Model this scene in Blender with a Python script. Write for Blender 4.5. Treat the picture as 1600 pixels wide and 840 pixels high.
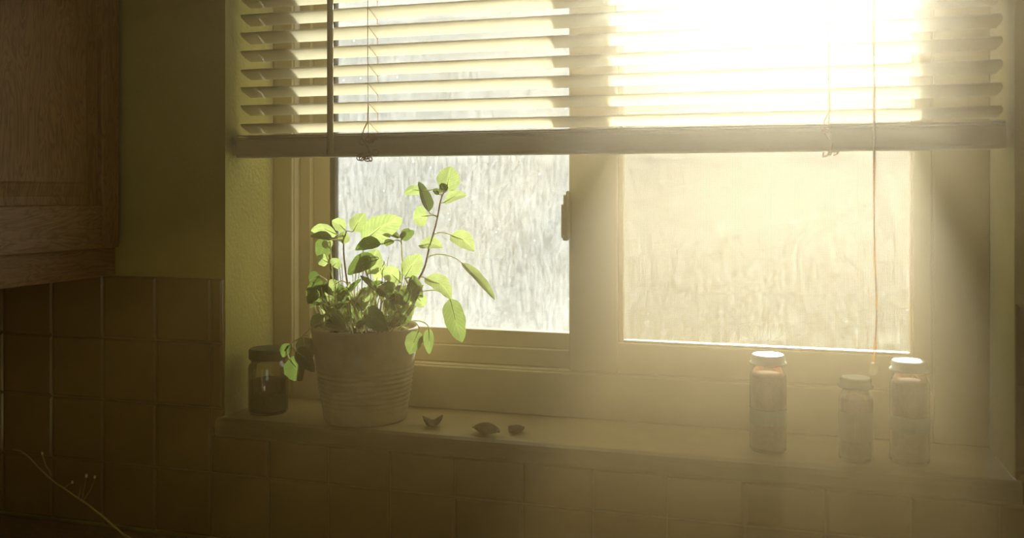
import bpy, math, random
from mathutils import Vector, Matrix
for o in list(bpy.data.objects):
    bpy.data.objects.remove(o, do_unlink=True)
scene = bpy.context.scene
COL = scene.collection
R = math.radians

# ------------------------------------------------------------------ camera
F_PX, PPX, PPY = 1450.0, 800.0, 300.0           # focal length / principal point in the 1600x840 frame
YAW = R(16.6288)
CAM = Vector((0.91455, -1.36623, 1.5))
cd = bpy.data.cameras.new('camera')
cam = bpy.data.objects.new('camera', cd); COL.objects.link(cam)
cam.location = CAM
cam.rotation_euler = (R(90), 0, YAW)
cd.sensor_width = 36.0
cd.lens = F_PX / 1600 * 36
cd.shift_x = 0.0
cd.shift_y = -(420 - PPY) / 1600
cd.clip_start = 0.02
cd.dof.use_dof = True
cd.dof.focus_distance = 1.53
cd.dof.aperture_fstop = 2.8
scene.camera = cam

# ------------------------------------------------------------------ sky, sun, exposure
SUN_EL, SUN_AZ = R(16.7), R(0.36)
SUN_STRENGTH = 27.0
w = bpy.data.worlds.new('World'); scene.world = w
w.use_nodes = True
wn = w.node_tree.nodes; wl = w.node_tree.links
for n in list(wn): wn.remove(n)
wo = wn.new('ShaderNodeOutputWorld'); wb = wn.new('ShaderNodeBackground')
wb.inputs['Color'].default_value = (1.0, 0.93, 0.74, 1)      # even, milky morning haze
wb.inputs['Strength'].default_value = 1.0
wl.new(wb.outputs[0], wo.inputs[0])
sd = bpy.data.lights.new('sun', 'SUN')
sd.energy = SUN_STRENGTH
sd.color = (1.0, 0.94, 0.82)
sd.angle = R(2.2)
sun = bpy.data.objects.new('sun', sd); COL.objects.link(sun)
sdir = Vector((math.sin(SUN_AZ) * math.cos(SUN_EL), math.cos(SUN_AZ) * math.cos(SUN_EL), math.sin(SUN_EL)))
sun.rotation_euler = sdir.to_track_quat('Z', 'Y').to_euler()
sun.location = sdir * 6
vs = scene.view_settings
vs.view_transform = 'Standard'; vs.look = 'None'; vs.exposure = 0.0; vs.gamma = 1.0
vs.use_curve_mapping = False
scene.display_settings.display_device = 'sRGB'
# lens veil imitated as haze: thin and amber, thicker and paler before the window
HAZE_CENTRE, HAZE_RADIUS = (0.90, -0.25, 1.85), 1.15
HAZE_BASE, HAZE_PEAK, HAZE_G = 0.03, 0.43, 0.81
HAZE_COL = [(1.0, 0.60, 0.12), (1.0, 0.96, 0.86)]

# ------------------------------------------------------------------ helpers
ca, sa = math.cos(YAW), math.sin(YAW)
def depth(X, Y):
    return -(X - CAM.x) * sa + (Y - CAM.y) * ca
def at(px, py, Y):
    """the point of the plane y = Y that the photograph shows at pixel (px, py)"""
    t = math.tan(math.atan((px - PPX) / F_PX) - YAW)
    dy = Y - CAM.y; X = CAM.x + t * dy
    return Vector((X, Y, CAM.z - (py - PPY) * depth(X, Y) / F_PX))

def tag(o, label=None, cat=None, group=None, kind=None):
    if label: o['label'] = label
    if cat: o['category'] = cat
    if group: o['group'] = group
    if kind: o['kind'] = kind
    return o
def empty(name, loc=(0, 0, 0)):
    o = bpy.data.objects.new(name, None); COL.objects.link(o); o.location = loc
    o.empty_display_size = 0.05
    return o

class MB:
    """collects shapes (world space) and builds them as ONE mesh object"""
    def __init__(s): s.v = []; s.f = []; s.uv = None
    def add(s, v, f):
        b = len(s.v); s.v += [tuple(p) for p in v]; s.f += [tuple(i + b for i in q) for q in f]
    def box(s, x0, x1, y0, y1, z0, z1):
        s.add([(x0,y0,z0),(x1,y0,z0),(x1,y1,z0),(x0,y1,z0),(x0,y0,z1),(x1,y0,z1),(x1,y1,z1),(x0,y1,z1)],
              [(0,3,2,1),(4,5,6,7),(0,1,5,4),(1,2,6,5),(2,3,7,6),(3,0,4,7)])
        return s
    def tube(s, pts, r, n=8, caps=True):
        pts = [Vector(p) for p in pts]; m = len(pts)
        rr = r if isinstance(r, (list, tuple)) else [r] * m
        prev = None; vv = []; ff = []
        for i, p in enumerate(pts):
            t = (pts[min(i+1, m-1)] - pts[max(i-1, 0)])
            if t.length < 1e-9: t = Vector((0, 0, 1))
            t.normalize()
            if prev is None:
                a = t.orthogonal().normalized()
            else:
                a = (prev - t * prev.dot(t))
                a = a.normalized() if a.length > 1e-6 else t.orthogonal().normalized()
            prev = a; b = t.cross(a)
            for k in range(n):
                an = 2 * math.pi * k / n
                vv.append(p + (a * math.cos(an) + b * math.sin(an)) * rr[i])
        for i in range(m - 1):
            for k in range(n):
                ff.append((i*n+k, i*n+(k+1) % n, (i+1)*n+(k+1) % n, (i+1)*n+k))
        if caps:
            ff.append(tuple(reversed(range(n)))); ff.append(tuple((m-1)*n + k for k in range(n)))
        s.add(vv, ff); return s
    def lathe(s, prof, cx, cy, z0=0.0, n=40):
        vv = []; ff = []
        m = len(prof)
        for (r, z) in prof:
            for k in range(n):
                an = 2 * math.pi * k / n
                vv.append((cx + r * math.cos(an), cy + r * math.sin(an), z0 + z))
        for i in range(m - 1):
            for k in range(n):
                ff.append((i*n+k, i*n+(k+1) % n, (i+1)*n+(k+1) % n, (i+1)*n+k))
        ff.append(tuple(reversed(range(n)))); ff.append(tuple((m-1)*n + k for k in range(n)))
        s.add(vv, ff); return s
    def prism_x(s, prof, x0, x1):
        """prof: list of (y, z), extruded along x"""
        n = len(prof)
        s.add([(x0, y, z) for y, z in prof] + [(x1, y, z) for y, z in prof],
              [(i, (i+1) % n, n + (i+1) % n, n + i) for i in range(n)] + [tuple(reversed(range(n))), tuple(range(n, 2*n))])
        return s
    def build(s, name, m, parent=None, bevel=0.0, seg=2, smooth=False, loc=None):
        me = bpy.data.meshes.new(name)
        org = Vector(loc) if loc is not None else Vector((0, 0, 0))
        me.from_pydata([tuple(Vector(p) - org) for p in s.v], [], s.f)
        me.validate(); me.update()
        import bmesh
        b = bmesh.new(); b.from_mesh(me); bmesh.ops.recalc_face_normals(b, faces=b.faces); b.to_mesh(me); b.free()
        me.materials.append(m)
        o = bpy.data.objects.new(name, me); COL.objects.link(o); o.location = org
        if smooth:
            for p in me.polygons: p.use_smooth = True
        if bevel > 0:
            bm = o.modifiers.new('bevel', 'BEVEL'); bm.width = bevel; bm.segments = seg; bm.limit_method = 'ANGLE'
            bm.angle_limit = R(40)
        if parent is not None:
            o.parent = parent
            o.location = org - world_loc(parent)
        return o
def world_loc(o):
    l = Vector(o.location)
    while o.parent is not None:
        o = o.parent; l += Vector(o.location)
    return l

# ------------------------------------------------------------------ materials
def new_mat(name):
    m = bpy.data.materials.new(name); m.use_nodes = True
    nt = m.node_tree
    for n in list(nt.nodes): nt.nodes.remove(n)
    out = nt.nodes.new('ShaderNodeOutputMaterial')
    return m, nt, out
def ramp(nt, fac, stops):
    r = nt.nodes.new('ShaderNodeValToRGB'); nt.links.new(fac, r.inputs[0])
    e = r.color_ramp.elements
    e[0].position, e[0].color = stops[0][0], (*stops[0][1], 1)
    e[1].position, e[1].color = stops[1][0], (*stops[1][1], 1)
    for p, c in stops[2:]:
        k = e.new(p); k.color = (*c, 1)
    return r.outputs[0]
def noise(nt, scale, detail=3, vec=(1, 1, 1), rough=0.55, dist=0.0):
    tc = nt.nodes.new('ShaderNodeTexCoord'); mp = nt.nodes.new('ShaderNodeMapping')
    mp.inputs['Scale'].default_value = vec
    nt.links.new(tc.outputs['Object'], mp.inputs[0])
    n = nt.nodes.new('ShaderNodeTexNoise')
    n.inputs['Scale'].default_value = scale; n.inputs['Detail'].default_value = detail
    n.inputs['Roughness'].default_value = rough; n.inputs['Distortion'].default_value = dist
    nt.links.new(mp.outputs[0], n.inputs['Vector'])
    return n.outputs[0]
def math_node(nt, op, a, b=None, c=None, clamp=False):
    n = nt.nodes.new('ShaderNodeMath'); n.operation = op; n.use_clamp = clamp
    for i, x in enumerate((a, b, c)):
        if x is None: continue
        if isinstance(x, (int, float)): n.inputs[i].default_value = x
        else: nt.links.new(x, n.inputs[i])
    return n.outputs[0]
def plain(name, c1, c2, rough=0.6, scale=18, bump=0.0, spec=0.4, vec=(1, 1, 1), bscale=None, detail=4, metal=0.0, lo=0.3, hi=0.7):
    m, nt, out = new_mat(name)
    p = nt.nodes.new('ShaderNodeBsdfPrincipled')
    nz = noise(nt, scale, detail, vec)
    nt.links.new(ramp(nt, nz, [(lo, c1), (hi, c2)]), p.inputs['Base Color'])
    p.inputs['Roughness'].default_value = rough
    p.inputs['Specular IOR Level'].default_value = spec
    p.inputs['Metallic'].default_value = metal
    if bump:
        b = nt.nodes.new('ShaderNodeBump'); b.inputs['Strength'].default_value = bump; b.inputs['Distance'].default_value = 0.002
        nt.links.new(noise(nt, bscale or scale * 4, 3, vec), b.inputs['Height'])
        nt.links.new(b.outputs[0], p.inputs['Normal'])
    nt.links.new(p.outputs[0], out.inputs[0])
    return m
def translucent(name, c_ref, c_tr, share, rough=0.5, scale=30, var=0.15, bump=0.0, gloss=0.06, veins=False):
    m, nt, out = new_mat(name)
    d = nt.nodes.new('ShaderNodeBsdfDiffuse'); t = nt.nodes.new('ShaderNodeBsdfTranslucent')
    g = nt.nodes.new('ShaderNodeBsdfGlossy'); g.inputs['Roughness'].default_value = rough
    nz = noise(nt, scale, 4)
    if veins:
        uv = nt.nodes.new('ShaderNodeUVMap'); sp_ = nt.nodes.new('ShaderNodeSeparateXYZ'); nt.links.new(uv.outputs[0], sp_.inputs[0])
        av = math_node(nt, 'ABSOLUTE', math_node(nt, 'MULTIPLY_ADD', sp_.outputs[1], 2.0, -1.0))
        mid_ = math_node(nt, 'LESS_THAN', av, 0.09)
        sd_ = math_node(nt, 'SINE', math_node(nt, 'MULTIPLY_ADD', av, -16.0, math_node(nt, 'MULTIPLY', sp_.outputs[0], 62.0)))
        side = math_node(nt, 'MULTIPLY', math_node(nt, 'GREATER_THAN', sd_, 0.55), 0.22)
        nz = math_node(nt, 'ADD', nz, math_node(nt, 'SUBTRACT', math_node(nt, 'MULTIPLY', mid_, 0.3), side), clamp=True)
    k = lambda c, f: tuple(x * f for x in c)
    nt.links.new(ramp(nt, nz, [(.3, k(c_ref, 1 - var)), (.7, c_ref)]), d.inputs[0])
    nt.links.new(ramp(nt, nz, [(.3, k(c_tr, 1 - var)), (.7, c_tr)]), t.inputs[0])
    mx = nt.nodes.new('ShaderNodeMixShader'); mx.inputs[0].default_value = share
    nt.links.new(d.outputs[0], mx.inputs[1]); nt.links.new(t.outputs[0], mx.inputs[2])
    m2 = nt.nodes.new('ShaderNodeMixShader'); m2.inputs[0].default_value = gloss
    nt.links.new(mx.outputs[0], m2.inputs[1]); nt.links.new(g.outputs[0], m2.inputs[2])
    if bump:
        b = nt.nodes.new('ShaderNodeBump'); b.inputs['Strength'].default_value = bump; b.inputs['Distance'].default_value = 0.001
        nt.links.new(noise(nt, 900, 2), b.inputs['Height'])
        for s in (d, t, g): nt.links.new(b.outputs[0], s.inputs['Normal'])
    nt.links.new(m2.outputs[0], out.inputs[0])
    return m
def clear_glass(name, tint, gloss=0.08):
    m, nt, out = new_mat(name)
    t = nt.nodes.new('ShaderNodeBsdfTransparent'); t.inputs[0].default_value = (*tint, 1)
    g = nt.nodes.new('ShaderNodeBsdfGlossy'); g.inputs['Roughness'].default_value = 0.06
    lw = nt.nodes.new('ShaderNodeLayerWeight'); lw.inputs[0].default_value = 0.35
    f = math_node(nt, 'MULTIPLY_ADD', lw.outputs['Fresnel'], 0.8, gloss, clamp=True)
    mx = nt.nodes.new('ShaderNodeMixShader'); nt.links.new(f, mx.inputs[0])
    nt.links.new(t.outputs[0], mx.inputs[1]); nt.links.new(g.outputs[0], mx.inputs[2])
    nt.links.new(mx.outputs[0], out.inputs[0])
    return m
def dusty_pane(name, seed, amount, contrast):
    """window glass with a film of dust, vertical rain streaks and a scatter of specks"""
    m, nt, out = new_mat(name)
    tr = nt.nodes.new('ShaderNodeBsdfTransparent'); tr.inputs[0].default_value = (0.93, 0.95, 0.93, 1)
    du = nt.nodes.new('ShaderNodeBsdfTranslucent'); du.inputs[0].default_value = (0.90, 0.92, 0.92, 1)
    gl = nt.nodes.new('ShaderNodeBsdfGlossy'); gl.inputs['Roughness'].default_value = 0.05
    streak = noise(nt, 1.0, 4, (150 + seed, 1, 26))
    blot = noise(nt, 5.5 + seed, 4, (1, 1, 1))
    fine = noise(nt, 240, 2, (1, 1, 0.6))
    s1 = math_node(nt, 'MULTIPLY_ADD', streak, 0.50*contrast, 0.06-0.25*contrast)
    s2 = math_node(nt, 'MULTIPLY_ADD', blot, 0.14, -0.045)
    s3 = math_node(nt, 'MULTIPLY_ADD', fine, 0.40*contrast, 0.035-0.20*contrast)
    tc = nt.nodes.new('ShaderNodeTexCoord')
    vo = nt.nodes.new('ShaderNodeTexVoronoi'); vo.inputs['Scale'].default_value = 60 + 6 * seed
    nt.links.new(tc.outputs['Object'], vo.inputs['Vector'])
    sel = math_node(nt, 'GREATER_THAN', noise(nt, 37 + seed, 1), 0.60)
    sp = math_node(nt, 'LESS_THAN', vo.outputs['Distance'], 0.11)
    spk = math_node(nt, 'MULTIPLY', math_node(nt, 'MULTIPLY', sp, sel), 0.75)
    dust = math_node(nt, 'ADD', math_node(nt, 'ADD', s1, s2), math_node(nt, 'ADD', s3, spk), clamp=True)
    dust = math_node(nt, 'MAXIMUM', math_node(nt, 'MULTIPLY', dust, amount), 0.008)
    mx = nt.nodes.new('ShaderNodeMixShader'); nt.links.new(dust, mx.inputs[0])
    nt.links.new(tr.outputs[0], mx.inputs[1]); nt.links.new(du.outputs[0], mx.inputs[2])
    m2 = nt.nodes.new('ShaderNodeMixShader'); m2.inputs[0].default_value = 0.04
    nt.links.new(mx.outputs[0], m2.inputs[1]); nt.links.new(gl.outputs[0], m2.inputs[2])
    nt.links.new(m2.outputs[0], out.inputs[0])
    return m
def screen_mat(name, pitch):
    """woven insect mesh: opaque dusty threads, open cells"""
    m, nt, out = new_mat(name)
    tc = nt.nodes.new('ShaderNodeTexCoord'); sx = nt.nodes.new('ShaderNodeSeparateXYZ')
    nt.links.new(tc.outputs['Object'], sx.inputs[0])
    def thread(c, wdt):
        f = math_node(nt, 'FRACT', math_node(nt, 'MULTIPLY', c, 1.0 / pitch))
        return math_node(nt, 'LESS_THAN', f, wdt)
    th = math_node(nt, 'MAXIMUM', thread(sx.outputs[0], 0.24), thread(sx.outputs[2], 0.20))
    open_ = nt.nodes.new('ShaderNodeBsdfTransparent')
    d = nt.nodes.new('ShaderNodeBsdfDiffuse'); d.inputs[0].default_value = (0.30, 0.29, 0.26, 1)
    t = nt.nodes.new('ShaderNodeBsdfTranslucent'); t.inputs[0].default_value = (0.30, 0.29, 0.25, 1)
    a = nt.nodes.new('ShaderNodeMixShader'); a.inputs[0].default_value = 0.3
    nt.links.new(d.outputs[0], a.inputs[1]); nt.links.new(t.outputs[0], a.inputs[2])
    mx = nt.nodes.new('ShaderNodeMixShader'); nt.links.new(th, mx.inputs[0])
    nt.links.new(open_.outputs[0], mx.inputs[1]); nt.links.new(a.outputs[0], mx.inputs[2])
    nt.links.new(mx.outputs[0], out.inputs[0])
    return m
def oak(name, grain_axis):
    """stained oak; grain runs along grain_axis ('y' or 'z') on a face seen along x"""
    m, nt, out = new_mat(name)
    p = nt.nodes.new('ShaderNodeBsdfPrincipled')
    vec = (3, 60, 4) if grain_axis == 'z' else (3, 4, 60)
    a = noise(nt, 3.0, 5, vec, 0.6, 0.6)
    vec2 = (1, 7, 1.2) if grain_axis == 'z' else (1, 1.2, 7)
    b = noise(nt, 4.0, 3, vec2, 0.5, 1.6)
    wv = math_node(nt, 'ABSOLUTE', math_node(nt, 'SINE', math_node(nt, 'MULTIPLY', b, 34.0)))
    mixf = math_node(nt, 'MULTIPLY_ADD', wv, 0.35, math_node(nt, 'MULTIPLY', a, 0.75), clamp=True)
    nt.links.new(ramp(nt, mixf, [(.22, (0.17, 0.075, 0.022)), (.75, (0.42, 0.21, 0.075))]), p.inputs['Base Color'])
    p.inputs['Roughness'].default_value = 0.42
    bp = nt.nodes.new('ShaderNodeBump'); bp.inputs['Strength'].default_value = 0.25; bp.inputs['Distance'].default_value = 0.001
    nt.links.new(a, bp.inputs['Height']); nt.links.new(bp.outputs[0], p.inputs['Normal'])
    nt.links.new(p.outputs[0], out.inputs[0])
    return m

M = {}
M['plaster'] = plain('plaster', (0.47, 0.40, 0.10), (0.54, 0.46, 0.13), 0.85, 9, 0.35, 0.2, bscale=140)
M['room_wall'] = plain('room_wall', (0.72, 0.53, 0.25), (0.76, 0.57, 0.28), 0.9, 6, 0.2, 0.2, bscale=120)
M['ceiling'] = plain('ceiling_paint', (0.74, 0.60, 0.34), (0.78, 0.64, 0.37), 0.9, 6, 0.2, 0.2, bscale=120)
M['floor'] = plain('floor_boards', (0.50, 0.31, 0.13), (0.58, 0.37, 0.16), 0.5, 3, 0.1, 0.4, vec=(8, 1, 1))
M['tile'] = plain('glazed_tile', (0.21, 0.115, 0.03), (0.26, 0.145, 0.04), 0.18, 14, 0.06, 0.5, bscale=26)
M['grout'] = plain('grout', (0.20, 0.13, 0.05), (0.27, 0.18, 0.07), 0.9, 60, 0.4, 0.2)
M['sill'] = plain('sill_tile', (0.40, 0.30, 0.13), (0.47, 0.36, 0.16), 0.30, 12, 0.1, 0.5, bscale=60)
M['vinyl'] = plain('window_vinyl', (0.60, 0.50, 0.28), (0.66, 0.55, 0.32), 0.45, 10, 0.05, 0.4)
M['gasket'] = plain('rubber_gasket', (0.05, 0.05, 0.04), (0.08, 0.08, 0.06), 0.7, 30)
M['pane_a'] = dusty_pane('dusty_pane_fixed', 1.0, 0.80, 0.45)
M['pane_b'] = dusty_pane('dusty_pane_sliding', 0.0, 0.16, 1.3)
M['screen'] = screen_mat('insect_mesh', 0.0024)
M['slat'] = translucent('slat_vinyl', (0.80, 0.74, 0.56), (0.95, 0.90, 0.76), 0.70, 0.4, 25, 0.06, gloss=0.05)
M['rail'] = plain('blind_rail_vinyl', (0.68, 0.58, 0.36), (0.74, 0.64, 0.40), 0.45, 30, 0.25, 0.4, vec=(1, 20, 60))
M['wand'] = plain('wand_plastic', (0.50, 0.40, 0.22), (0.56, 0.46, 0.26), 0.3, 30)
M['cord'] = translucent('cord_cotton', (0.70, 0.50, 0.26), (0.85, 0.55, 0.24), 0.6, 0.7, 300, 0.3, gloss=0.02)
M['tassel'] = translucent('tassel_plastic', (0.80, 0.74, 0.58), (0.8, 0.72, 0.5), 0.4, 0.35, 60, 0.1)
M['pot'] = plain('stoneware', (0.42, 0.34, 0.19), (0.52, 0.43, 0.26), 0.75, 35, 0.35, 0.25, bscale=120)
M['soil'] = plain('potting_soil', (0.03, 0.02, 0.012), (0.09, 0.06, 0.035), 0.95, 120, 1.0, 0.1)
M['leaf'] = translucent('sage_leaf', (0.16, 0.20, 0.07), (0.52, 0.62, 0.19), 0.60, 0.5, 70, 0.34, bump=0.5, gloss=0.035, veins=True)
M['leaf_dark'] = translucent('sage_leaf_shaded', (0.09, 0.13, 0.04), (0.22, 0.32, 0.06), 0.45, 0.5, 70, 0.34, bump=0.5, gloss=0.03, veins=True)  # darker leaf copy: shadow from other leaves put into its colour
M['leaf_mid'] = translucent('sage_leaf_half_lit', (0.13, 0.18, 0.06), (0.32, 0.42, 0.10), 0.5, 0.5, 70, 0.34, bump=0.5, gloss=0.03, veins=True)  # duller copy for low leaves, their weaker light painted in
M['stem_green'] = translucent('young_stem', (0.60, 0.58, 0.34), (0.80, 0.80, 0.48), 0.55, 0.5, 80, 0.2)
M['stem_wood'] = plain('woody_stem', (0.34, 0.18, 0.09), (0.46, 0.27, 0.14), 0.7, 90, 0.4)
M['dry'] = translucent('dried_leaf', (0.22, 0.13, 0.06), (0.40, 0.24, 0.09), 0.35, 0.7, 90, 0.35, gloss=0.02)
M['oak_v'] = oak('oak_vertical_grain', 'z')
M['oak_h'] = oak('oak_horizontal_grain', 'y')
M['dark_gap'] = plain('cabinet_interior', (0.05, 0.03, 0.015), (0.07, 0.04, 0.02), 0.8, 10)
M['jar_glass'] = clear_glass('jar_glass', (0.86, 0.84, 0.74))
M['clear_pane'] = clear_glass('clear_window_glass', (0.95, 0.95, 0.93), 0.03)
M['lid_white'] = plain('white_cap', (0.80, 0.78, 0.70), (0.86, 0.84, 0.76), 0.32, 20, 0.0, 0.5)
M['lid_grey'] = plain('shaded_grey_cap', (0.13, 0.12, 0.08), (0.17, 0.16, 0.11), 0.95, 20, 0.0, 0.0)  # grey cap, darkened further for the shade on it
M['lid_dark'] = plain('dark_green_cap', (0.055, 0.065, 0.03), (0.08, 0.09, 0.04), 0.5, 20, 0.0, 0.4)
M['spice_red'] = plain('ground_red_spice', (0.22, 0.07, 0.025), (0.30, 0.11, 0.04), 0.9, 160, 0.4, 0.1)
M['spice_brown'] = plain('ground_brown_spice', (0.15, 0.075, 0.03), (0.21, 0.11, 0.045), 0.9, 160, 0.4, 0.1)
M['herb'] = plain('dried_herb', (0.10, 0.085, 0.035), (0.17, 0.14, 0.06), 0.9, 160, 0.6, 0.1)
M['label_green'] = plain('green_paper_band', (0.10, 0.12, 0.06), (0.13, 0.15, 0.08), 0.7, 40)
M['label_tan'] = plain('tan_paper_band', (0.20, 0.15, 0.08), (0.24, 0.18, 0.10), 0.7, 40)
M['counter'] = plain('laminate_worktop', (0.24, 0.17, 0.09), (0.32, 0.23, 0.13), 0.35, 120)
M['vase'] = plain('vase_glaze', (0.12, 0.10, 0.05), (0.18, 0.14, 0.07), 0.3, 12)
M['sprig'] = plain('dry_sprig', (0.36, 0.27, 0.06), (0.46, 0.35, 0.09), 0.7, 60)
M['bud'] = plain('pale_bud', (0.70, 0.62, 0.30), (0.80, 0.72, 0.40), 0.6, 60)
M['lawn'] = plain('pale_dry_lawn', (0.30, 0.31, 0.17), (0.42, 0.41, 0.26), 0.95, 1.2, 0.5, 0.1)
M['hedge'] = translucent('hedge_leaf', (0.09, 0.10, 0.06), (0.14, 0.15, 0.08), 0.45, 0.6, 6, 0.4)

# ------------------------------------------------------------------ the room shell
X0, X1, OP_Z0, OP_Z1 = 0.0, 1.2, 1.09, 2.06        # window opening
WT = 0.24                                          # wall thickness
RX0, RX1, RY0, RZ1 = -0.53, 2.6, -3.4, 2.45
wall_back = tag(MB().box(RX0-.12, X0, 0, WT, -.05, RZ1+.05).box(X1, RX1+.12, 0, WT, -.05, RZ1+.05)
                .box(X0, X1, 0, WT, -.05, OP_Z0).box(X0, X1, 0, WT, OP_Z1, RZ1+.05).build('wall_back', M['plaster']),
                'olive plaster window wall with a tiled lower part', kind='structure')
tag(MB().box(RX0-.12, RX0, RY0-.12, 0, -.05, RZ1+.05).build('wall_left', M['room_wall']), 'tan side wall behind the oak cabinet', kind='structure')
tag(MB().box(RX1, RX1+.12, RY0-.12, 0, -.05, RZ1+.05).build('wall_right', M['room_wall']), 'tan side wall of the kitchen on the right', kind='structure')
W2 = (1.15, 2.35, 0.95, 2.10)          # unseen window added behind the viewer for fill light
W3 = (-0.27, -0.08, 0.04, 2.08)        # narrow unseen opening, down to the floor, also added for fill light
wr = MB()
wr.box(RX0, W3[0], RY0-.12, RY0, -.05, RZ1+.05).box(W3[0], W3[1], RY0-.12, RY0, -.05, W3[2]).box(W3[0], W3[1], RY0-.12, RY0, W3[3], RZ1+.05)
wr.box(W3[1], W2[0], RY0-.12, RY0, -.05, RZ1+.05).box(W2[0], W2[1], RY0-.12, RY0, -.05, W2[2]).box(W2[0], W2[1], RY0-.12, RY0, W2[3], RZ1+.05)
wr.box(W2[1], RX1, RY0-.12, RY0, -.05, RZ1+.05)
tag(wr.build('wall_rear', M['room_wall']), 'tan wall of the kitchen facing the window', kind='structure')
for nm, q, lb in (('fill_window_2', W2, 'unseen window added behind the viewer for fill light'), ('fill_window_3', W3, 'narrow unseen opening down to the floor added for fill light')):
    x0, x1, z0, z1 = q; t = .022; m_ = MB()
    m_.box(x0, x0+t, RY0-.09, RY0-.03, z0, z1).box(x1-t, x1, RY0-.09, RY0-.03, z0, z1).box(x0+t, x1-t, RY0-.09, RY0-.03, z0, z0+t).box(x0+t, x1-t, RY0-.09, RY0-.03, z1-t, z1)
    fo = tag(m_.build(nm, M['vinyl'], loc=(x0, RY0-.06, z0)), lb, kind='structure')
    MB().box(x0+t, x1-t, RY0-.062, RY0-.058, z0+t, z1-t).build('pane', M['clear_pane'], fo, loc=(x0, RY0-.06, z0))
tag(MB().box(RX0, RX1, RY0, 0, -.06, 0).build('floor', M['floor']), 'brown kitchen floor', kind='structure')
tag(MB().box(RX0, RX1, RY0, 0, RZ1, RZ1+.06).build('ceiling', M['ceiling']), 'cream kitchen ceiling', kind='structure')

# wall tiles, one object each
TP, TG, TZ = 0.1095, 0.0028, 1.354
g = MB().box(RX0, X0-.001, -.0045, 0, .92, TZ-.001).box(X1+.001, 1.62, -.0045, 0, .92, TZ-.001).box(X0-.001, X1+.001, -.0045, 0, .92, OP_Z0-.001)
g.build('grout', M['grout'], wall_back)
rnd = random.Random(4)
tile_cache = {}
def tile(x0, x1, z0, z1):
    w_, h_ = round(x1-x0-TG, 4), round(z1-z0-TG, 4)
    if w_ < .012 or h_ < .012: return
    if (w_, h_) not in tile_cache:
        e = .0035
        hw, hh = w_/2, h_/2
        v = [(-hw, 0, -hh), (hw, 0, -hh), (hw, 0, hh), (-hw, 0, hh), (-hw, -.0062, -hh), (hw, -.0062, -hh), (hw, -.0062, hh), (-hw, -.0062, hh),
             (-hw+e, -.0085, -hh+e), (hw-e, -.0085, -hh+e), (hw-e, -.0085, hh-e), (-hw+e, -.0085, hh-e)]
        f = [(0,1,2,3), (0,4,5,1), (1,5,6,2), (2,6,7,3), (3,7,4,0), (4,8,9,5), (5,9,10,6), (6,10,11,7), (7,11,8,4), (8,11,10,9)]
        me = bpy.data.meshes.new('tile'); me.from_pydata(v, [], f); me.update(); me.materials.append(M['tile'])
        import bmesh
        b = bmesh.new(); b.from_mesh(me); bmesh.ops.recalc_face_normals(b, faces=b.faces); b.to_mesh(me); b.free()
        tile_cache[(w_, h_)] = me
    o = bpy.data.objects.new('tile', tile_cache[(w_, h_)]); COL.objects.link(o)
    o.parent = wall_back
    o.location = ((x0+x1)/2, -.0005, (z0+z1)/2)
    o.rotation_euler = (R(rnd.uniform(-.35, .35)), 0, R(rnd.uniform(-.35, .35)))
gx = [0.6345 + TP*i for i in range(-11, 10)]
gz = [TZ - TP*i for i in range(0, 5)]
for i in range(len(gx)-1):
    for k in range(len(gz)-1):
        a, b, zt, zb = gx[i], gx[i+1], gz[k], gz[k+1]
        a = max(a, RX0)
        if b <= a: continue
        if b <= X0 or a >= X1: tile(a, b, zb, zt)
        elif zt <= OP_Z0: tile(a, b, zb, zt)
        else:
            if a < X0: tile(a, X0, max(zb, OP_Z0) if zb < OP_Z0 < zt else zb, zt)
            if b > X1: tile(X1, b, max(zb, OP_Z0) if zb < OP_Z0 < zt else zb, zt)
            if zb < OP_Z0 < zt: tile(a, b, zb, OP_Z0)

# ------------------------------------------------------------------ the window
SILL = 1.122
YF = 0.15
window = tag(empty('window_1', (0.6, YF, SILL)), 'cream sliding window with two dusty panes over a tiled sill', kind='structure')
OX0, OX1, OZ0, OZ1 = 0.039, 1.1234, 1.196, 1.985
def ring(x0, x1, z0, z1, wl_, wr_, wb_, wt_, y0, y1):
    m = MB()
    m.box(x0, x0+wl_, y0, y1, z0, z1).box(x1-wr_, x1, y0, y1, z0, z1)
    m.box(x0+wl_, x1-wr_, y0, y1, z0, z0+wb_).box(x0+wl_, x1-wr_, y0, y1, z1-wt_, z1)
    return m
# sill: a glazed nosing with a rounded front edge
prof = [(WT-.005, SILL-.033), (-.010, SILL-.033), (-.017, SILL-.031), (-.0195, SILL-.026), (-.020, SILL-.011), (-.0175, SILL-.004), (-.011, SILL-.0005), (-.004, SILL), (WT-.005, SILL)]
s = MB(); s.prism_x(prof, X0+.0015, X1-.0015)
s.prism_x([(-.0005, SILL-.033)] + prof[1:7] + [(-.0005, SILL)], X0-.007, X1+.006)
s.build('sill', M['sill'], window, loc=(0.6, 0, SILL))
# flat flange against the jambs, then the frame
ring(X0+.001, X1-.001, SILL+.0005, OP_Z1-.001, OX0-X0, X1-OX1, OZ0-SILL, OP_Z1-OZ1, YF, WT-.01).build('flange', M['vinyl'], window, bevel=.002, loc=(0.6, YF, SILL))
fr = ring(OX0-.01, OX1+.01, OZ0-.008, OZ1+.01, .0135, .0135, .012, .02, YF+.006, WT-.02)
fr.build('window_frame', M['vinyl'], window, bevel=.0015, loc=(0.6, YF, SILL))
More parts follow.
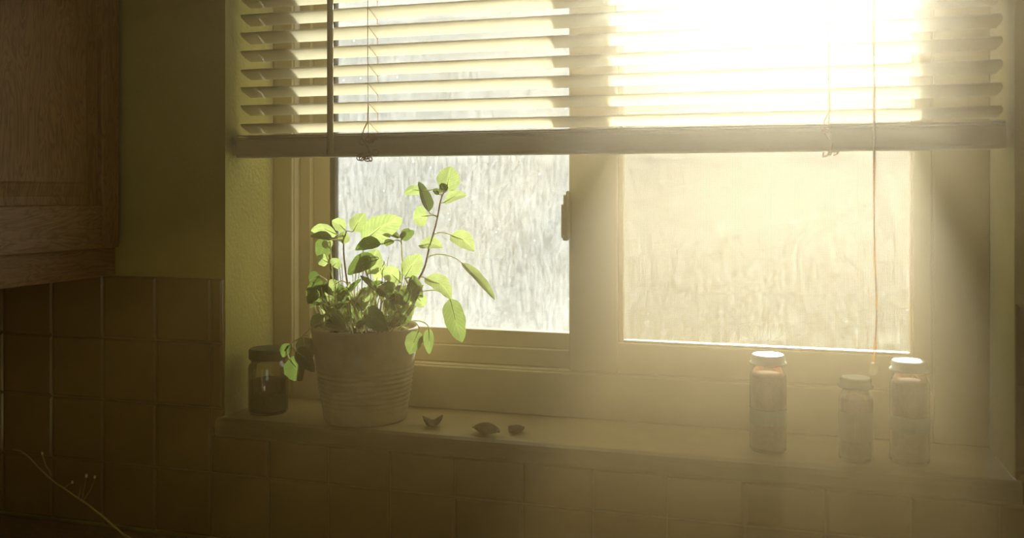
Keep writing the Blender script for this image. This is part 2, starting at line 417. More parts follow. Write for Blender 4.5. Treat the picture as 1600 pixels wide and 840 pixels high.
# fixed light on the left (set further back)
FX0, FX1, FZ0, FZ1 = 0.0435, 0.640, 1.2005, 1.973
GLZ = 1.2585
fx = ring(FX0, FX1, FZ0, FZ1, .022, .055, .030, .03, .172, .205)
fx.box(FX0+.022, FX0+.056, .184, .205, FZ0+.03, FZ1-.03)
fx.box(FX0+.056, FX1-.055, .184, .205, FZ0+.03, GLZ)
fixed = fx.build('fixed_sash', M['vinyl'], window, bevel=.0015, loc=(FX0, .19, FZ0))
gk = MB().box(FX0+.056, FX0+.0665, .1845, .200, GLZ, FZ1-.03)
gk.build('gasket', M['gasket'], fixed, loc=(FX0, .19, FZ0))
MB().box(FX0+.055, FX1-.054, .1955, .1985, GLZ-.004, FZ1-.029).build('pane', M['pane_a'], fixed, loc=(FX0, .197, FZ0))
# sliding sash on the right (front track)
SX0, SX1, SZ0, SZ1 = 0.560, 1.1198, 1.2005, 1.973
sl = ring(SX0, SX1, SZ0, SZ1, .082, .0255, .050, .04, .155, .181)
slide = sl.build('sliding_sash', M['vinyl'], window, bevel=.002, loc=(SX0, .165, SZ0))
bd = ring(SX0+.082, SX1-.0255, SZ0+.050, SZ1-.04, .0085, .003, .004, .004, .163, .178)
bd.build('glazing_bead', M['vinyl'], slide, bevel=.0012, loc=(SX0, .165, SZ0))
MB().box(SX0+.080, SX1-.024, .1695, .1725, SZ0+.048, SZ1-.038).build('pane', M['pane_b'], slide, loc=(SX0, .171, SZ0))
# latch on the meeting stile
lt = MB()
pr = []
za, zb = at(882, 376, .150).z, at(882, 298, .150).z
xa = at(877, 340, .150).x
lt.box(SX0-.003, SX0+.003, .143, .160, za+.004, zb)
lt.box(xa, SX0-.002, .146, .157, za+.004, zb-.022)
lt.box(xa+.004, SX0, .145, .158, zb-.026, zb-.006)
lt.box(xa+.003, SX0, .145, .158, za, za+.01)
lt.build('latch', M['vinyl'], slide, bevel=.003, seg=3, loc=(SX0, .15, za))
# insect mesh outside both panes
MB().box(OX0+.004, OX1-.004, .2165, .2170, OZ0+.005, OZ1-.005).build('insect_screen', M['screen'], window, loc=(0.6, .217, SILL))

# ------------------------------------------------------------------ blind
YB = 0.036
BX0, BX1 = 0.0105, 1.1935
blind = tag(empty('window_blind', (0.6, YB, 2.03)), 'half-raised cream horizontal slat blind hanging in the window', 'blind')
MB().box(BX0, BX1, YB-.022, YB+.022, 2.015, OP_Z1-.0005).build('head_rail', M['rail'], blind, bevel=.002, loc=(0.6, YB, 2.03))
TILT = R(23); SW = 0.0355
def slat_mesh():
    n = 6; v = []; f = []
    c, s_ = math.cos(TILT), math.sin(TILT)
    for sx in (0, 1):
        for side in (0, 1):
            for i in range(n+1):
                t = -1 + 2*i/n
                y = t*SW/2; z = .0022*(1-t*t) + (.0011 if side else 0)
                yy, zz = y*c + z*s_, -y*s_ + z*c              # outer edge lower than the room edge
                end = .006*t*t                                  # rounded slat ends
                v.append(((BX0+end if sx == 0 else BX1-end) - .6, yy, zz))
    k = n+1
    for i in range(n):
        f += [(i, i+1, 2*k+i+1, 2*k+i), (k+i, 3*k+i, 3*k+i+1, k+i+1), (i, k+i, k+i+1, i+1), (2*k+i, 2*k+i+1, 3*k+i+1, 3*k+i)]
    f += [(0, 2*k, 3*k, k), (n, k+n, 3*k+n, 2*k+n)]
    me = bpy.data.meshes.new('slat'); me.from_pydata(v, [], f); me.update(); me.materials.append(M['slat'])
    import bmesh
    b = bmesh.new(); b.from_mesh(me); bmesh.ops.recalc_face_normals(b, faces=b.faces); b.to_mesh(me); b.free()
    for p in me.polygons: p.use_smooth = abs(p.normal.x) < .5 and p.area > 1e-4
    return me
sm = slat_mesh()
rnd = random.Random(9)
ZS0, ZP = 1.6085, 0.0311
for i in range(13):
    o = bpy.data.objects.new('slat', sm); COL.objects.link(o); o.parent = blind
    o.location = Vector((.6, YB, ZS0 + ZP*i)) - Vector(blind.location)
    o.rotation_euler = (R(rnd.uniform(-1.2, 1.2)), R(rnd.uniform(-.04, .04)), 0)
# bottom rail, and spare slats lying flat on it
rp = [(YB-.017, 1.5585), (YB-.0195, 1.563), (YB-.0195, 1.586), (YB-.0165, 1.5905), (YB+.0165, 1.5905), (YB+.0195, 1.586), (YB+.0195, 1.563), (YB+.017, 1.5585)]
rail = MB().prism_x(rp, BX0-.001, BX1+.001).build('bottom_rail', M['rail'], blind, bevel=.0015, loc=(0.6, YB, 1.575))
for k in range(2):
    z = 1.5912 + .0036*k
    MB().prism_x([(YB-.0178, z), (YB-.006, z+.0008), (YB+.006, z+.0008), (YB+.0178, z), (YB+.0178, z+.0018), (YB+.006, z+.0028), (YB-.006, z+.0028), (YB-.0178, z+.0018)], BX0, BX1).build('stacked_slat', M['rail'], blind, loc=(0.6, YB, z))
# ladder strings
def string(X, name='ladder_string'):
    m = MB()
    for yy in (-.0185, .0185):
        m.tube([(X, YB+yy, 1.58), (X+.0012*math.sin(1.3+yy*90), YB+yy, 1.66), (X-.001, YB+yy, 1.78), (X, YB+yy, 2.016)], .00055, 6)
    for i in range(13):
        z = ZS0 + ZP*i - .0015
        m.tube([(X, YB-.0185, z+.0075), (X, YB+.0185, z-.0075)], .0004, 5)
    m.build(name, M['cord'], blind, loc=(X, YB, 2.0))
XC1, XC2, XC3 = at(583, 200, YB).x, at(1295, 235, YB).x, 0.615
for X in (XC1, XC2): string(X)
# frayed loops of lift cord hanging at the bottom rail
def tangle(X, seed, n, spread):
    r_ = random.Random(seed); m = MB()
    yb = YB - .0225
    for k in range(n):
        cx = X + r_.uniform(-spread, spread); cz = r_.choice([1.587, 1.583, 1.56, 1.557]) + r_.uniform(-.004, .004)
        a, b = r_.uniform(.003, .007), r_.uniform(.002, .0055); ph = r_.uniform(0, 6.28); tilt = r_.uniform(-.8, .8)
        pts = []
        for i in range(15):
            t = ph + i/14*r_.uniform(5.2, 6.6)
            u, v = a*math.cos(t), b*math.sin(t)
            pts.append((cx + u*math.cos(tilt) - v*math.sin(tilt), yb - .0008*math.sin(t*1.5) - .0004*k/n, cz + u*math.sin(tilt) + v*math.cos(tilt)))
        m.tube(pts, .0009, 5)
    pts = [(X, YB-.0185, 1.64), (X+.001, yb, 1.615), (X-.006, yb, 1.602), (X-.010, yb, 1.59), (X-.004, yb, 1.58), (X+.004, yb, 1.568), (X, yb, 1.556)]
    m.tube(pts, .0010, 6)
    return m
tangle(XC1, 3, 20, .017).build('cord_tangle', M['cord'], blind, loc=(XC1, YB, 1.58))
tangle(XC2, 8, 6, .009).build('cord_tangle', M['cord'], blind, loc=(XC2, YB, 1.56))
# tilt wand
yw = YB - .031
wt, wbt = at(517, -150, yw), at(516, 242, yw)
wand = MB().tube([(wbt.x, yw, wbt.z), (wbt.x, yw, 1.99)], .0056, 6).build('tilt_wand', M['wand'], blind, bevel=.0006, loc=(wbt.x, yw, 1.9))
MB().tube([(wbt.x, yw, wbt.z-.0005), (wbt.x, yw, wbt.z+.012)], .0062, 10).build('wand_tip', M['wand'], wand, bevel=.001, loc=(wbt.x, yw, wbt.z))
MB().tube([(wbt.x, yw, 1.985), (wbt.x, yw, 2.012), (wbt.x, yw+.006, 2.026), (wbt.x, YB-.02, 2.03)], .0022, 8).build('wand_hook', M['wand'], wand, loc=(wbt.x, yw, 2.0))
# pull cord with its little tassel
yc = YB - .03
P = [(1365, -120), (1366, 60), (1365, 150), (1365, 240), (1365, 320), (1368, 410), (1369, 470), (1370, 505), (1366, 545), (1363, 568)]
Q = [(1367, -120), (1364, 60), (1367, 150), (1367, 240), (1366, 320), (1366, 410), (1371, 470), (1369, 505), (1369, 545), (1366, 568)]
pm = MB()
for L in (P, Q):
    pts = [at(x, y, yc) for x, y in L]
    pts[0] = Vector((pts[1].x, YB-.021, 2.03)); pts.insert(1, Vector((pts[2].x, yc, 1.96)))
    pm.tube(pts, .0009, 6)
pc = pm.build('pull_cord', M['cord'], blind, loc=(1.028, yc, 2.0))
tc_ = at(1364, 576, yc)
tb = MB().lathe([(.0022, .0085), (.0045, .0070), (.0056, .0015), (.0056, -.005), (.0042, -.0082), (.0018, -.0085)][::-1], tc_.x, yc, tc_.z, 10)
tb.build('cord_tassel', M['tassel'], pc, bevel=.0006, loc=tuple(tc_))

# ------------------------------------------------------------------ potted sage
PC = at(571, 515, .052)
PXc, PYc = PC.x, .052
pot = empty('potted_sage', (PXc, PYc, SILL))
tag(pot, 'leafy green sage plant in a ribbed stoneware pot on the sill', 'potted plant')
RT, RB, PH = .0895, .0690, .155
prof = [(0.001, 0), (RB-.006, 0), (RB-.001, .002), (RB, .006)]
nr = 60
for i in range(1, nr):
    t = i/nr
    z = .006 + t*(PH-.010)
    rr = RB + (RT-RB)*t
    if .10 < t < .62: rr += .0016*math.sin(t*118) * min(1, (t-.10)*12, (.62-t)*12)
    prof.append((rr, z))
prof += [(RT+.0008, PH-.004), (RT, PH-.001), (RT-.002, PH), (RT-.005, PH-.0006), (RT-.007, PH-.004), (RT-.010, PH-.03), (0.001, PH-.03)]
MB().lathe(prof, PXc, PYc, SILL, 72).build('pot', M['pot'], pot, smooth=True, loc=(PXc, PYc, SILL))
sp = [(.001, PH-.029), (RT-.0105, PH-.029), (RT-.0095, PH-.016), (RT-.03, PH-.011), (.03, PH-.008), (.001, PH-.008)]
MB().lathe(sp, PXc, PYc, SILL, 36).build('soil', M['soil'], pot, smooth=True, loc=(PXc, PYc, SILL))

def bez(a, b, c, d, n):
    out = []
    for i in range(n+1):
        t = i/n; u = 1-t
        out.append(a*u**3 + b*3*u*u*t + c*3*u*t*t + d*t**3)
    return out
def leaf(B, T, W, roll=0.0, bend=0.12, mat='leaf', stem=None, fold=0.25, parent=pot, seed=0, shape=1.0):
    """a sage leaf from B to T, W wide, its face turned by roll away from the viewer; arched by bend; petiole to stem"""
    r_ = random.Random(seed)
    B, T = Vector(B), Vector(T)
    u = T - B; L = u.length; u.normalize()
    view = (CAM - B).normalized()
    nrm = (view - u*view.dot(u)).normalized()
    nrm = Matrix.Rotation(roll, 3, u) @ nrm
    wv = u.cross(nrm)
    up = Vector((0, 0, 1)); arch = (up - u*up.dot(u))
    if arch.length < .2: arch = nrm
    NL, NW = 10, 6
    v = []; f = []
    ph = r_.uniform(0, 6)
    for i in range(NL+1):
        t = i/NL
        wd = W/2 * (max(0.0, math.sin(math.pi*min(1, t**(.80*shape)*.985+.012)))**.58) * (1 + .045*math.sin(t*19+ph))
        if i == 0: wd = .0006
        c = B + u*(L*t) + arch*(bend*L*4*t*(1-t))
        for j in range(NW+1):
            q = -1 + 2*j/NW
            dz = fold*wd*(abs(q)**1.3) + .05*wd*math.sin(9*t+ph+q*2)*abs(q)
            v.append(c + wv*(wd*q) + nrm*dz)
    k = NW+1
    for i in range(NL):
        for j in range(NW):
            f.append((i*k+j, i*k+j+1, (i+1)*k+j+1, (i+1)*k+j))
    m = MB(); m.add(v, f)
    me_loc = B
    o = m.build('leaf', M[mat], parent, smooth=True, loc=tuple(me_loc))
    ul = o.data.uv_layers.new(name='UVMap')
    for lp in o.data.loops:
        ul.data[lp.index].uv = ((lp.vertex_index // k)/NL, (lp.vertex_index % k)/NW)
    if stem is not None:
        S = Vector(stem)
        d0 = Vector((0, 0, 1))*.35*(S-B).length
        pts = bez(S, S + d0, B - u*.35*(S-B).length, B, 7)
        pts.append(B + u*(L*.5) + arch*(bend*L))
        pm_ = MB().tube(pts, [.0012]*3 + [.0010]*5 + [.0003], 6)
        pm_.build('petiole', M['stem_green'], o, smooth=True, loc=tuple(me_loc))
    return o
def stem(pixels, r0, r1, mat, name='stem'):
    pts = [at(x, y, Y) for x, y, Y in pixels]
    # smooth with Catmull-Rom
    sm_ = []
    for i in range(len(pts)-1):
        p0, p1, p2, p3 = pts[max(i-1, 0)], pts[i], pts[i+1], pts[min(i+2, len(pts)-1)]
        for k in range(4):
            t = k/4
            sm_.append(.5*((2*p1) + (p2-p0)*t + (2*p0-5*p1+4*p2-p3)*t*t + (3*p1-p0-3*p2+p3)*t**3))
    sm_.append(pts[-1])
    n = len(sm_)
    MB().tube(sm_, [r0 + (r1-r0)*i/(n-1) for i in range(n)], 7).build(name, M[mat], pot, smooth=True, loc=tuple(pts[0]))
    return sm_
ST = []
ST.append(stem([(606, 516, .055), (612, 500, .055), (634, 462, .05), (655, 434, .05), (664, 415, .052), (670, 390, .055), (681, 351, .06), (689, 312, .06), (694, 300, .06)], .0023, .0011, 'stem_wood'))
ST.append(stem([(565, 516, .06), (560, 498, .055), (546, 458, .05), (539, 415, .048), (537, 382, .05), (541, 362, .05)], .0022, .0010, 'stem_wood'))
ST.append(stem([(618, 516, .075), (622, 480, .075), (629, 430, .07), (628, 395, .07), (627, 372, .07)], .0018, .0009, 'stem_green'))
ST.append(stem([(590, 516, .03), (588, 480, .03), (580, 445, .03), (572, 425, .035), (568, 400, .04), (566, 380, .04)], .0018, .0009, 'stem_green'))
ST.append(stem([(538, 516, .06), (530, 490, .06), (522, 455, .06), (519, 420, .06), (516, 385, .06)], .0018, .0009, 'stem_green'))
ST.append(stem([(600, 516, .08), (603, 470, .085), (606, 440, .09), (600, 410, .09)], .0016, .0008, 'stem_wood'))
ST.append(stem([(636, 516, .03), (642, 480, .02), (640, 450, .02), (632, 434, .02)], .0016, .0008, 'stem_green'))
ST.append(stem([(517, 516, .03), (500, 505, .01), (482, 515, .0), (470, 527, .0), (455, 536, .0), (448, 545, .0)], .0015, .0008, 'stem_green'))
ST.append(stem([(508, 516, .02), (492, 480, .02), (488, 450, .025), (500, 430, .03)], .0014, .0008, 'stem_green'))
ALLP = [p for s_ in ST for p in s_]
def nearest(B, T):
    best, bd = None, 9
    for p in ALLP:
        d = (p-B).length + max(0, p.z-B.z)*.7 + .35*max(0, -(B-p).dot((T-B).normalized()))
        if d < bd: bd, best = d, p
    return best
# base px, tip px, width px, Y base, Y tip, roll deg, bend, painted shade
LV = [
 (566,378, 629,341, 33, .045,.055,  8, .08,0), (552,361, 570,333, 21, .055,.06, 10, .06,0),
 (539,359, 519,344, 14, .05,.045, -12, .10,0), (526,366, 486,360, 13, .05,.045, -35, .14,0),
 (519,374, 485,369,  9, .04,.03, 40, .10,1), (515,378, 498,404, 22, .07,.09, 20, .12,1),
 (536,380, 538,361, 13, .045,.05, 15, .05,0), (595,381, 555,390, 14, .04,.03, 30, .12,1),
 (575,428, 589,389, 27, .05,.06, 5, .05,0), (590,405, 543,428, 19, .03,.02, 35, .10,1),
 (513,410, 493,403, 13, .05,.04, -20, .10,0), (520,416, 531,405, 14, .045,.05, 10, .05,0),
 (626,441, 594,420, 20, .06,.055, -10, .10,0), (633,433, 657,397, 25, .05,.06, 8, .06,0),
 (640,434, 661,464, 15, .02,.01, 50, .10,1), (652,464, 663,479, 15, .04,.04, 10, .08,0),
 (621,461, 587,454, 21, .03,.02, 25, .12,1), (557,472, 571,448, 10, .04,.04, 30, .06,0),
 (511,442, 481,474, 18, .03,.015, 35, .14,1), (507,494, 486,511, 14, .02,.005, 15, .08,0),
 (512,492, 541,513, 22, .02,.0, 30, .12,1), (568,490, 606,514, 26, .01,-.01, 25, .10,1),
 (612,507, 643,501, 15, .02,.0, -20, .14,1), (624,371, 601,364,  7, .07,.06, 30, .10,1),
 (627,374, 647,360, 11, .07,.065, 25, .08,1), (627,368, 640,357,  7, .075,.08, 20, .08,1),
 (600,381, 616,377,  7, .045,.05, 25, .10,1), (655,384, 692,386, 13, .06,.05, -25, .12,0),
 (698,298, 704,260, 29, .06,.07, 5, .05,0), (695,300, 689,286, 10, .055,.05, 20, .05,1),
 (686,303, 676,296,  7, .06,.055, 25, .08,1), (694,316, 729,305, 12, .06,.055, -30, .12,0),
 (660,298, 631,303, 11, .06,.05, -30, .16,0), (670,331, 654,284, 12, .06,.06, 55, .05,1),
 (669,337, 646,341, 25, .06,.065, 5, .05,0), (704,367, 741,392, 21, .06,.055, -10, .14,0),
 (721,410, 773,468, 10, .06,.05, -45, .06,0), (664,434, 705,467, 18, .05,.04, -15, .18,0),
 (703,466, 722,534, 26, .045,.035, 10, -.04,2), (654,517, 640,553, 21, .0,-.015, 12, .05,2),
 (670,513, 671,553, 11, .02,.01, 30, .05,2), (474,526, 478,566, 18, -.005,-.015, 8, .05,0),
 (484,528, 482,566, 15, .01,.0, 20, .05,0), (452,560, 472,594, 28, -.01,-.03, 25, .10,1),
 (462,548, 492,580, 20, -.015,-.03, 30, .12,1), (454,537, 442,558, 12, .0,-.01, 40, .10,1),
 (500,430, 484,440, 14, .03,.02, 25, .10,1), (530,440, 512,455, 12, .05,.04, 25, .1,0),
 (545,450, 528,470, 14, .02,.01, 35, .1,1), (600,412, 586,440, 12, .08,.09, 10, .1,0),
 (608,440, 622,418, 13, .09,.09, 12, .1,0), (516,388, 506,376, 12, .06,.07, 10, .08,0),
 (522,450, 500,462, 12, .06,.06, 20, .1,0), (640,450, 628,478, 14, .02,.01, 30, .1,1),
]
for i, (bx, by, tx, ty, wpx, yb, yt, rl, bn, dk) in enumerate(LV):
    B, T = at(bx, by, yb), at(tx, ty, yt)
    W = (1.45 if wpx < 20 else 1.28) * wpx * depth(B.x, B.y) / F_PX
    W = W / max(.45, math.cos(R(rl)))
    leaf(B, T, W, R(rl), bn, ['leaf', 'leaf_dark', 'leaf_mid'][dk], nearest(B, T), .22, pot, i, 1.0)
# the crowded low growth over the soil
rnd = random.Random(21)
for i in range(90):
    bx = rnd.uniform(498, 645); by = rnd.uniform(452, 512)
    yb = rnd.uniform(-.005, .11)
    a = rnd.uniform(-2.6, -.5) if rnd.random() < .7 else rnd.uniform(0, 6.28)
    ln = rnd.uniform(16, 34)
    tx, ty = bx + ln*math.cos(a)*1.1, by + ln*math.sin(a)
    tx = min(max(tx, 480), 662); ty = min(ty, 513)
    B, T = at(bx, by, yb), at(tx, ty, min(.125, max(-.02, yb + rnd.uniform(-.025, .02))))
    S = Vector((PXc + (B.x-PXc)*.7, PYc + (yb-PYc)*.6, SILL+PH-.012))
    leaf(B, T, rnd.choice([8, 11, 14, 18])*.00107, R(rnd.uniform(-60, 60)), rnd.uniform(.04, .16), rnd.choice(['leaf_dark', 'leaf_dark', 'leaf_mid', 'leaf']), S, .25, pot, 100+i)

for i in range(34):
    x = rnd.uniform(506, 640); yb = rnd.uniform(.0, .105); lean = (x-571)*rnd.uniform(.05, .45)
    top = rnd.uniform(400, 475)
    stem([(571+(x-571)*.8, 514, yb*.8+.01), (x, 495, yb), (x+lean*.5, (495+top)/2, yb), (x+lean+rnd.uniform(-8, 8), top, yb+rnd.uniform(-.02, .02))], .0011, .0006, rnd.choice(['stem_green', 'stem_green', 'stem_wood']))

# ------------------------------------------------------------------ jars on the sill
def spice_jar(X, Y, H, r, contents, lid, label, band, bandz, lidr=None, fill=.95):
    root = tag(empty('spice_jar', (X, Y, SILL)), label, 'jar', 'jars on the window sill')
    loc = (X, Y, SILL)
    lidr = lidr or r*.90
    hl = .013
    zs = H - hl - .012                       # shoulder
    body = [(.001, 0), (r-.003, 0), (r, .003), (r, zs-.008), (r-.0008, zs-.004), (r-.003, zs), (lidr-.003, zs+.005), (lidr-.0045, zs+.0075), (lidr-.0045, zs+.013), (.001, zs+.013)]
    MB().lathe(body, X, Y, SILL, 40).build('glass_body', M['jar_glass'], root, smooth=True, loc=loc)
    ct = [(.001, .003), (r-.0045, .003), (r-.002, .006), (r-.002, zs*fill), (r-.0035, zs*fill+.002), (.001, zs*fill+.003)]
    MB().lathe(ct, X, Y, SILL, 36).build('contents', contents, root, smooth=True, loc=loc)
    if band:
        z0, z1 = bandz
        MB().lathe([(r+.0001, z0), (r+.0006, z0), (r+.0006, z1), (r+.0001, z1)], X, Y, SILL, 40).build('paper_band', band, root, smooth=False, loc=loc)
    zl = zs+.0105
    lp = [(.001, zl), (lidr+.0022, zl), (lidr+.0030, zl+.0015), (lidr+.0022, zl+.003), (lidr, zl+.0035), (lidr, H-.0025), (lidr-.0015, H-.0004), (lidr-.003, H), (.001, H)]
    o = MB().lathe(lp, X, Y, SILL, 44).build('lid', lid, root, smooth=False, loc=loc)
    for p in o.data.polygons: p.use_smooth = abs(p.normal.z) < .98
    return root
p1 = at(1200, 560, .047)
spice_jar(p1.x, .047, .1405, .0262, M['spice_red'], M['lid_white'], 'white-lidded jar of red spice standing alone right of the potted plant', M['label_green'], (.040, .062), .0238)
p2 = at(1337, 590, .030)
spice_jar(p2.x, .030, .1170, .0232, M['spice_brown'], M['lid_grey'], 'shorter jar with a shade-darkened grey lid under the pull cord', M['label_tan'], (.030, .070), .0214)
p3 = at(1421, 566, .040)
spice_jar(p3.x, .040, .1425, .0262, M['spice_brown'], M['lid_white'], 'white-lidded jar nearest the right end of the sill', M['label_green'], (.045, .066), .0238)
# squat jar in the left corner
p4 = at(419, 548, .045)
jx, jy, jr = p4.x, .045, .0335
jar = tag(empty('squat_jar', (jx, jy, SILL)), 'squat glass jar with a dark lid in the left corner of the sill', 'jar', 'jars on the window sill')
loc = (jx, jy, SILL)
MB().lathe([(.001, 0), (jr-.003, 0), (jr, .004), (jr, .078), (jr-.002, .083), (jr-.005, .086), (jr-.005, .096), (.001, .096)], jx, jy, SILL, 40).build('glass_body', M['jar_glass'], jar, smooth=True, loc=loc)
MB().lathe([(.001, .003), (jr-.005, .003), (jr-.0025, .006), (jr-.0025, .055), (.001, .062)], jx, jy, SILL, 36).build('contents', M['herb'], jar, smooth=True, loc=loc)
o = MB().lathe([(.001, .092), (jr-.002, .092), (jr-.001, .094), (jr-.001, .1075), (jr-.003, .110), (.001, .110)], jx, jy, SILL, 44).build('lid', M['lid_dark'], jar, loc=loc)

# dried leaves fallen on the sill
def dried_leaf(c, L, W, rot, curl, label, seed):
    r_ = random.Random(seed); v = []; f = []
    NL, NW = 10, 8
    for i in range(NL+1):
        t = i/NL
        wd = W/2*max(.04, math.sin(math.pi*min(1, .04+t*.94)))**.7
        for j in range(NW+1):
            q = -1+2*j/NW
            an = q*curl
            rad = wd/curl
            x = (t-.5)*L; y = rad*math.sin(an); z = rad*(1-math.cos(an)) + .10*L*(2*t-1)**2 + .0012*math.sin(7*t+q*4+seed)
            v.append(Vector((x, y, z)))
    zmin = min(p.z for p in v)
    cr, sr = math.cos(rot), math.sin(rot)
    vv = [(c[0]+p.x*cr-p.y*sr, c[1]+p.x*sr+p.y*cr, SILL+.0006+p.z-zmin) for p in v]
    k = NW+1
    for i in range(NL):
        for j in range(NW): f.append((i*k+j, i*k+j+1, (i+1)*k+j+1, (i+1)*k+j))
    m = MB(); m.add(vv, f)
    o = m.build('dried_leaf', M['dry'], None, smooth=True, loc=(c[0], c[1], SILL))
    sol = o.modifiers.new('thickness', 'SOLIDIFY'); sol.thickness = .0005
    tag(o, label, 'dried leaf', 'dried leaves on the sill')
d1 = at(678, 662, .035); d2 = at(760, 672, .012); d3 = at(783, 674, .020)
dried_leaf((d1.x, .030), .040, .050, R(110), 1.5, 'curled brown dried leaf beside the stoneware pot', 1)
dried_leaf((d2.x, .010), .052, .042, R(-20), 1.5, 'larger of the two dried leaves at the sill edge', 2)
dried_leaf((d3.x+.022, .032), .036, .034, R(70), 1.5, 'small dried leaf tip standing behind the larger one', 3)

# ------------------------------------------------------------------ oak wall cabinet on the left
CXF = -0.203                         # door face
CZ0, CZ1 = 1.354, 2.22
cab = tag(empty('wall_cabinet', (-.36, -.35, CZ0)), 'dark oak wall cabinet with a raised panel door', 'cabinet')
loc = (-.36, -.35, CZ0)
MB().box(RX0+.0005, CXF-.040, -.78, -.0005, CZ0, CZ1).build('cabinet_body', M['oak_v'], cab, bevel=.001, loc=loc)
ff = MB()
ff.box(CXF-.040, CXF-.0195, -.780, -.740, CZ0, CZ1).box(CXF-.040, CXF-.0195, -.040, -.0005, CZ0, CZ1)
ff.box(CXF-.040, CXF-.0195, -.740, -.040, CZ0, CZ0+.058).box(CXF-.040, CXF-.0195, -.740, -.040, CZ1-.05, CZ1)
ff.build('face_frame', M['oak_h'], cab, bevel=.001, loc=loc)
DY0, DY1, DZ0, DZ1 = -.455, -.0125, 1.4045, 2.19
SWD = .042; RW = .075
door = MB().box(CXF-.019, CXF-.010, DY0+.01, DY1-.01, DZ0+.01, DZ1-.01).build('door', M['oak_v'], cab, loc=(CXF, -.2, DZ0))
dl = (CXF, -.2, DZ0)
for (a, b) in ((DY0, DY0+SWD), (DY1-SWD, DY1)):
    MB().box(CXF-.0192, CXF, a, b, DZ0, DZ1).build('stile', M['oak_v'], door, bevel=.004, seg=3, loc=dl)
for (a, b) in ((DZ0, DZ0+RW), (DZ1-RW, DZ1)):
    MB().box(CXF-.0192, CXF-.0004, DY0+SWD, DY1-SWD, a, b).build('rail', M['oak_h'], door, bevel=.003, seg=3, loc=dl)
# raised panel with a wide sloped margin
y0, y1, z0, z1 = DY0+SWD, DY1-SWD, DZ0+RW, DZ1-RW
def rect(ins, x): return [(x, y0+ins, z0+ins), (x, y1-ins, z0+ins), (x, y1-ins, z1-ins), (x, y0+ins, z1-ins)]
v = rect(.0, CXF-.012) + rect(.006, CXF-.012) + rect(.034, CXF-.0045) + rect(.037, CXF-.0025)
f = []
for k in range(3):
    for i in range(4): f.append((k*4+i, k*4+(i+1) % 4, (k+1)*4+(i+1) % 4, (k+1)*4+i))
f.append((12, 13, 14, 15))
m = MB(); m.add(v, f); m.build('raised_panel', M['oak_v'], door, loc=dl)
# second door further along, towards the room
door2 = MB().box(CXF-.019, CXF-.002, -.770, DY0-.006, DZ0, DZ1).build('door', M['oak_v'], cab, bevel=.004, seg=3, loc=dl)

# ------------------------------------------------------------------ worktop under the window and a vase holding a dry sprig
base = tag(empty('base_cabinet', (.6, -.3, 0)), 'oak base cabinets under the worktop', 'cabinet')
MB().box(RX0+.001, RX1-.001, -.56, -.0005, .0, .8745).build('cabinet_body', M['oak_h'], base, loc=(.6, -.3, 0))
for i in range(6):
    a = RX0+.02 + i*.515
    MB().box(a, a+.50, -.579, -.5605, .11, .85).build('door', M['oak_h'], base, bevel=.004, loc=(a, -.57, .4))
tag(MB().box(RX0+.001, RX1-.001, -.60, -.0095, .875, .914).build('worktop', M['counter'], None, bevel=.004, loc=(.6, -.3, .9)), 'brown worktop along the tiled wall', 'worktop')
vz = .914
s_end = at(192, 834, -.30)
vx, vy = s_end.x + .055, -.30
vm = MB().lathe([(.001, 0), (.022, 0), (.026, .004), (.034, .03), (.033, .055), (.018, .085), (.014, .097), (.017, .105), (.0145, .105), (.0115, .097), (.015, .085), (.029, .055), (.03, .03), (.02, .008), (.001, .008)], vx, vy, vz, 36)
tag(vm.build('bud_vase', M['vase'], None, smooth=True, loc=(vx, vy, vz)), 'small dark bud vase on the worktop', 'vase')
sprig = tag(empty('dry_sprig', (vx, vy, vz+.01)), 'thin dry sprig leaning across the dark lower left corner', 'sprig')
pp = [(20, 702), (32, 704), (46, 714), (60, 730), (75, 744), (88, 755), (98, 761), (116, 774), (136, 787), (160, 806), (192, 834)]
pts = [at(x, y, -.30) for x, y in pp]
end = Vector((vx, vy, vz+.012)); mid = Vector((vx-.006, vy, vz+.10))
pts += [mid.lerp(pts[-1], .55), mid, end]
n = len(pts)
MB().tube(pts, [.0007 + .0008*i/(n-1) for i in range(n)], 7).build('stem', M['sprig'], sprig, smooth=True, loc=tuple(pts[0]))
for L in ([(80, 742), (78, 736), (72, 728), (68, 716), (64, 704)], [(122, 779), (125, 768), (126, 758)], [(100, 762), (108, 756), (113, 753)], [(130, 782), (142, 764), (148, 748)], [(128, 782), (132, 760), (135, 744)]):
    q = [at(x, y, -.30) for x, y in L]
    MB().tube(q, [.0006]*(len(q)-1) + [.0003], 6).build('twig', M['sprig'], sprig, smooth=True, loc=tuple(q[0]))
for (x, y, r_) in ((135, 743, .0019), (148, 745, .0015), (113, 753, .0016), (66, 708, .0014)):
    c = at(x, y, -.30)
    MB().lathe([(.0002, -r_*1.5), (r_*.7, -r_), (r_, 0), (r_*.6, r_*1.1), (.0002, r_*1.6)], c.x, c.y, c.z, 10).build('bud', M['bud'], sprig, smooth=True, loc=tuple(c))

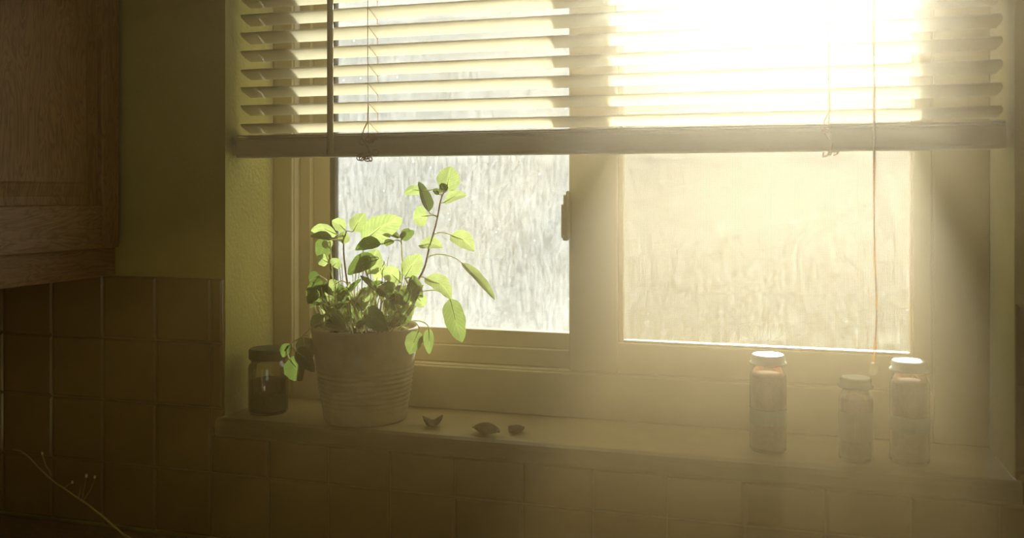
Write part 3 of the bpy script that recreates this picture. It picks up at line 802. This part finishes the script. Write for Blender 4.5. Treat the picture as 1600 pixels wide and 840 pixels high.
# ------------------------------------------------------------------ garden beyond the glass
tag(MB().box(-14, 16, WT+.02, 40, -.55, -.5).build('ground', M['lawn']), 'pale dry lawn outside the window', kind='structure')
def hedge(x, y, wdt, dep, h, label, seed):
    r_ = random.Random(seed); m = MB()
    NX, NZ = 120, 14; v = []; f = []
    # a lumpy body with a leafy skin
    for i in range(NX+1):
        for k in range(NZ+1):
            a = 2*math.pi*i/NX; t = k/NZ
            rr = (1-max(0, t-.55)**2*3.2) * (1 + .10*r_.uniform(-1, 1))
            v.append((x + wdt/2*rr*math.cos(a)*(abs(math.cos(a))**-.2 if abs(math.cos(a)) > .05 else 1), y + dep/2*rr*math.sin(a), -.5 + h*t*(1+.06*r_.uniform(-1, 1))))
    k_ = NZ+1
    for i in range(NX):
        for k in range(NZ): f.append((i*k_+k, (i+1)*k_+k, (i+1)*k_+k+1, i*k_+k+1))
    top = len(v); v.append((x, y, -.5+h*1.02))
    for i in range(NX): f.append((i*k_+NZ, (i+1)*k_+NZ, top))
    m.add(v, f)
    for q in range(6000):
        a = r_.uniform(0, 6.28); t = r_.uniform(0, 1)**.7
        rr = (1-max(0, t-.55)**2*3.2)*r_.uniform(.95, 1.12)
        c = Vector((x + wdt/2*rr*math.cos(a), y + dep/2*rr*math.sin(a), -.5 + h*t*r_.uniform(.98, 1.06)))
        d = Vector((r_.uniform(-1, 1), r_.uniform(-1, 1), r_.uniform(-.6, 1))).normalized()*r_.uniform(.03, .07)
        e = d.orthogonal().normalized()*.022
        m.add([c-d, c+e, c+d, c-e], [(0, 1, 2, 3)])
    tag(m.build('hedge', M['hedge']), label, 'hedge')
hedge(0.5, 8.6, 22.0, 2.0, 3.8, 'dark clipped hedge across the garden beyond the panes', 5)

# ------------------------------------------------------------------ haze volume imitating the lens veil
hm, nt, out = new_mat('veil_haze')
tcv = nt.nodes.new('ShaderNodeTexCoord')
dv = nt.nodes.new('ShaderNodeVectorMath'); dv.operation = 'DISTANCE'; dv.inputs[1].default_value = HAZE_CENTRE
nt.links.new(tcv.outputs['Object'], dv.inputs[0])
mr = nt.nodes.new('ShaderNodeMapRange'); mr.interpolation_type = 'SMOOTHSTEP'
mr.inputs['From Min'].default_value = 0.0; mr.inputs['From Max'].default_value = HAZE_RADIUS
mr.inputs['To Min'].default_value = 1.0; mr.inputs['To Max'].default_value = 0.0
nt.links.new(dv.outputs['Value'], mr.inputs['Value'])
dens = math_node(nt, 'MULTIPLY_ADD', mr.outputs[0], HAZE_PEAK, HAZE_BASE)
q = nt.nodes.new('ShaderNodeVolumeScatter')
nt.links.new(ramp(nt, mr.outputs[0], [(0.08, HAZE_COL[0]), (1.0, HAZE_COL[1])]), q.inputs['Color'])
nt.links.new(dens, q.inputs['Density']); q.inputs['Anisotropy'].default_value = HAZE_G
nt.links.new(q.outputs[0], out.inputs['Volume'])
tag(MB().box(RX0-.05, RX1+.05, RY0-.05, .1935, -.03, RZ1+.03).build('haze', hm), 'warm haze added through the kitchen to imitate the lens veil', 'haze', kind='stuff')
